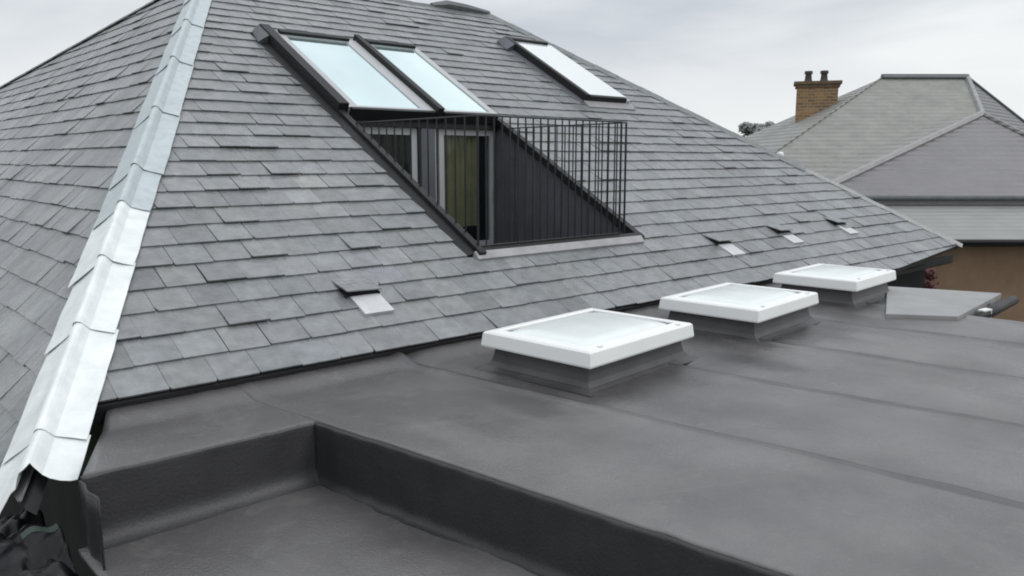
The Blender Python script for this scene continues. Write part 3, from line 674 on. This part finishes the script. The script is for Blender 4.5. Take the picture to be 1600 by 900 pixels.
# ================================================================== DARK GAP UNDER THE HIP END
pl = MB()
def crump(u, v):
    x = -1.2+2.08*u; y = 5.0-3.4*v
    f = abs(noise.noise(Vector((x*2.6, y*2.6, 1))))*.26 + abs(noise.noise(Vector((x*7, y*7, 4))))*.10 + abs(noise.noise(Vector((x*18, y*18, 7))))*.03
    return Vector((x, y, -.56-.10*v+f+.18*max(0, u-.6)*(1-v)))
solid_sheet(pl, crump, 150, 200, .006, (0, 0, 1))  # added black sheet that stands in for the gap's darkness
o = pl.build('gap_fill_sheet', M['plastic'], None, smooth=True); o['label'] = 'crumpled black plastic sheet added to darken the gap below the white hip end'; o['category'] = 'plastic sheet'
mb = MB(); e0, e1 = on(34, 842, -.27), on(90, 820, -.25); n_ = 8
for i in range(n_):
    a, b = e0.lerp(e1, i/n_), e0.lerp(e1, (i+1)/n_); za, zb = .02*math.sin(i*.7), .02*math.sin((i+1)*.7)
    mb.prism([a+Vector((0, -.022, za)), b+Vector((0, -.022, zb)), b+Vector((0, .022, zb+.01)), a+Vector((0, .022, za+.01))], [a+Vector((0, -.022, za+.004)), b+Vector((0, -.022, zb+.004)), b+Vector((0, .022, zb+.014)), a+Vector((0, .022, za+.014))])
o = mb.build('strap', M['hose'], None); o['label'] = 'faded green webbing strap across the dark gap under the hip end'; o['category'] = 'strap'
sc = thing('added_sheet_support', 'added dark timber staging under the added black plastic in the lower left gap', 'staging')
for x, y in ((-1, 2.0), (.7, 2.0), (-1, 4.8), (.7, 4.8)):
    mb = MB(); mb.box(x, y, GZ, x+.07, y+.07, -1.06); mb.build('post', M['bark'], sc)
mb = MB(); mb.box(-1.2, 1.8, -1.06, .93, 5.0, -1.02); mb.build('board', M['bark'], sc)

# ================================================================== NEIGHBOUR HOUSE
nb = thing('neighbour_bungalow', 'grey hipped roof bungalow with brown walls and a brick chimney at the right', 'house')
def slabq(pts, name, m, par, th=.08):
    pts = [Vector(p) for p in pts]; n = (pts[1]-pts[0]).cross(pts[2]-pts[0]).normalized()
    if n.z < 0: n = -n
    mb = MB(); mb.prism([p-n*th for p in pts], pts); return mb.build(name, m, par)
r0 = at(1378, 122, 27.4); r1 = at(1512, 116, 27.4); r1.z = r0.z
ez = .62; run = (r0.z-ez)/math.tan(R(30))
fl = r0-FH*run-RT*run*1.12; fl.z = ez; fr2 = r1-FH*run-RT*run*.30; fr2.z = ez
bl = r0+FH*run-RT*run*1.12; bl.z = ez; br = r1+FH*run*.5+RT*run*1.15; br.z = ez
slabq([fl, fr2, r1, r0], 'main_roof_slope', M['slate_far'], nb); slabq([bl, fl, r0], 'main_roof_slope', M['slate_far'], nb)
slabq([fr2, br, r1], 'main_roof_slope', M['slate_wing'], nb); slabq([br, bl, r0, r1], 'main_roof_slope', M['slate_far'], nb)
wa = at(1535, 179, 23.2); wc0 = at(1266, 306, 19.2); wc1 = at(1790, 306, 19.2); wc1.z = wc0.z
nm_ = (r1-r0).cross(fr2-r0); wb = wa+FH*((r0-wa).dot(nm_)/FH.dot(nm_)+.03)
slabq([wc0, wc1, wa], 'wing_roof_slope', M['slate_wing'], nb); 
wd0 = wc0+FH*5; wd1 = wc1+FH*5
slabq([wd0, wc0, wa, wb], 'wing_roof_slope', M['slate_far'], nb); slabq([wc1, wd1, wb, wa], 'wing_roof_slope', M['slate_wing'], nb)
def hipline(a, b, r, m, name='hip_tile_run'):
    mb = MB(); mb.tube([a+UPV*.02, b+UPV*.02], r, 6); mb.build(name, m, nb)
hipline(wa, wc0, .10, M['hipfar']); hipline(wa, wc1, .07, M['slate_far']); pass
hipline(r0, r1, .13, M['ridge'], 'ridge_tile_run'); hipline(r0, fl, .03, M['slate_far']); hipline(r1, fr2, .10, M['hipfar']); hipline(r1, br, .06, M['ridge'])
mb = MB(); mb.tube([wc0+RT*.0-FH*.06-UPV*.05, wc1-FH*.06-UPV*.05], .065, 8); mb.build('gutter', M['ridge'], nb)
mb = MB(); mb.hexa(wc0-UPV*.28+FH*.05, wc1-wc0, FH*.03, UPV*.2); mb.build('fascia', M['concrete'], nb)
l0 = wc0-UPV*.2+FH*.1; l1 = wc1-UPV*.2+FH*.1
q0 = at(1266, 374, 16.9); q1 = q0+RT*(wc1-wc0).dot(RT)
slabq([q0, q1, l1, l0], 'lean_to_roof', M['slate_low'], nb)
mb = MB(); mb.tube([q0-FH*.05-UPV*.05, q1-FH*.05-UPV*.05], .055, 8); mb.build('gutter', M['dark'], nb)
mb = MB(); mb.hexa(q0-UPV*.16+FH*.03, q1-q0, FH*.6, UPV*.03); mb.build('soffit', M['dark'], nb)
b0 = q0+FH*.55; mb = MB(); mb.hexa(Vector((b0.x, b0.y, GZ)), q1-q0, FH*13, UPV*(q0.z-.15-GZ)); mb.build('wall', M['render_'], nb)
# chimney
c0 = at(1273, 205, 27.6); hw = .66; mb = MB(); base = Vector((c0.x, c0.y, 1.2)); top = at(1273, 131, 27.6).z
rot = FH*math.cos(.3)+RT*math.sin(.3); rs = RT*math.cos(.3)-FH*math.sin(.3)
def ob(mb, c, a, b, z0, z1): mb.hexa(Vector((c.x, c.y, z0))-rs*a-rot*b, rs*2*a, rot*2*b, UPV*(z1-z0))
ob(mb, c0, hw*.98, hw*.5, 1.2, top-.16); ch = mb.build('chimney', M['brick'], nb)
mb = MB(); ob(mb, c0, hw*1.06, hw*.58, top-.158, top-.06); ob(mb, c0, hw*1.14, hw*.66, top-.058, top+.04); mb.build('coping', M['cope'], ch)
for sx in (-.3, .2):
    p = c0+rs*sx; mb = MB(); mb.tube([(p.x, p.y, top+.042), (p.x, p.y, top+.12), (p.x, p.y, top+.30), (p.x, p.y, top+.31), (p.x, p.y, top+.40)], [.15, .12, .10, .14, .13], 12); mb.build('pot', M['pot'], ch)
# white cap beyond the right hip
c = at(1219, 243, 15.9); mb = MB(); mb.tube([c-UPV*1.2, c-UPV*.07, c-UPV*.05, c+UPV*.05, c+UPV*.075], [.03, .03, .065, .065, .03], 10)
o = mb.build('vent_cap', M['white'], None, smooth=True); o['label'] = 'tiny white round cap peeping over the right hip of the slate roof'; o['category'] = 'vent cap'

# ================================================================== PLANTS
def plant(name, label, cat, c, rad, hgt, trunk_h, lm, nleaf, ls, squash=.8):
    t = thing(name, label, cat, loc=(c.x, c.y, GZ)); mb = MB()
    mb.tube([(0, 0, -.1), (.03*rad, 0, trunk_h*.5), (0, .05*rad, trunk_h+hgt*.3)], [.06*rad+.02, .045*rad+.015, .01], 7)
    for k in range(6):
        a = k*1.05; mb.tube([(0, 0, trunk_h*.8), (math.cos(a)*rad*.5, math.sin(a)*rad*.5, trunk_h+hgt*.45)], [.03*rad+.01, .008], 5)
    mb.build('trunk', M['bark'], t)
    mb = MB(); cl = [(random.uniform(-.6, .6)*rad, random.uniform(-.6, .6)*rad, trunk_h+hgt*random.uniform(.2, .85), random.uniform(.25, .48)*rad) for _ in range(16)]
    for _ in range(nleaf):
        x, y, z, r_ = random.choice(cl); d = Vector((random.gauss(0, 1), random.gauss(0, 1), random.gauss(0, 1))).normalized()*r_*random.uniform(.5, 1.05)
        p = Vector((x, y, z))+Vector((d.x, d.y, d.z*squash)); a = Vector((random.gauss(0, 1), random.gauss(0, 1), random.gauss(0, .6))).normalized()*ls*random.uniform(.6, 1.3); b = a.orthogonal().normalized()*ls*.5
        mb.add([p-a, p+b, p+a, p-b], [(0, 1, 2, 3)])
    mb.build('crown', lm, t, flip=False)
c = at(1190, 215, 70); plant('broadleaf_tree', 'distant dull green tree low on the skyline left of the chimney', 'tree', c, 1.9, 2.4, c.z-GZ-1.2, M['leaf'], 5000, .22)
c = at(1440, 436, 15.6); plant('red_shrub', 'dark red leafy shrub against the brown wall under the eave', 'shrub', c, .32, .5, c.z-GZ-.25, M['redleaf'], 900, .05)
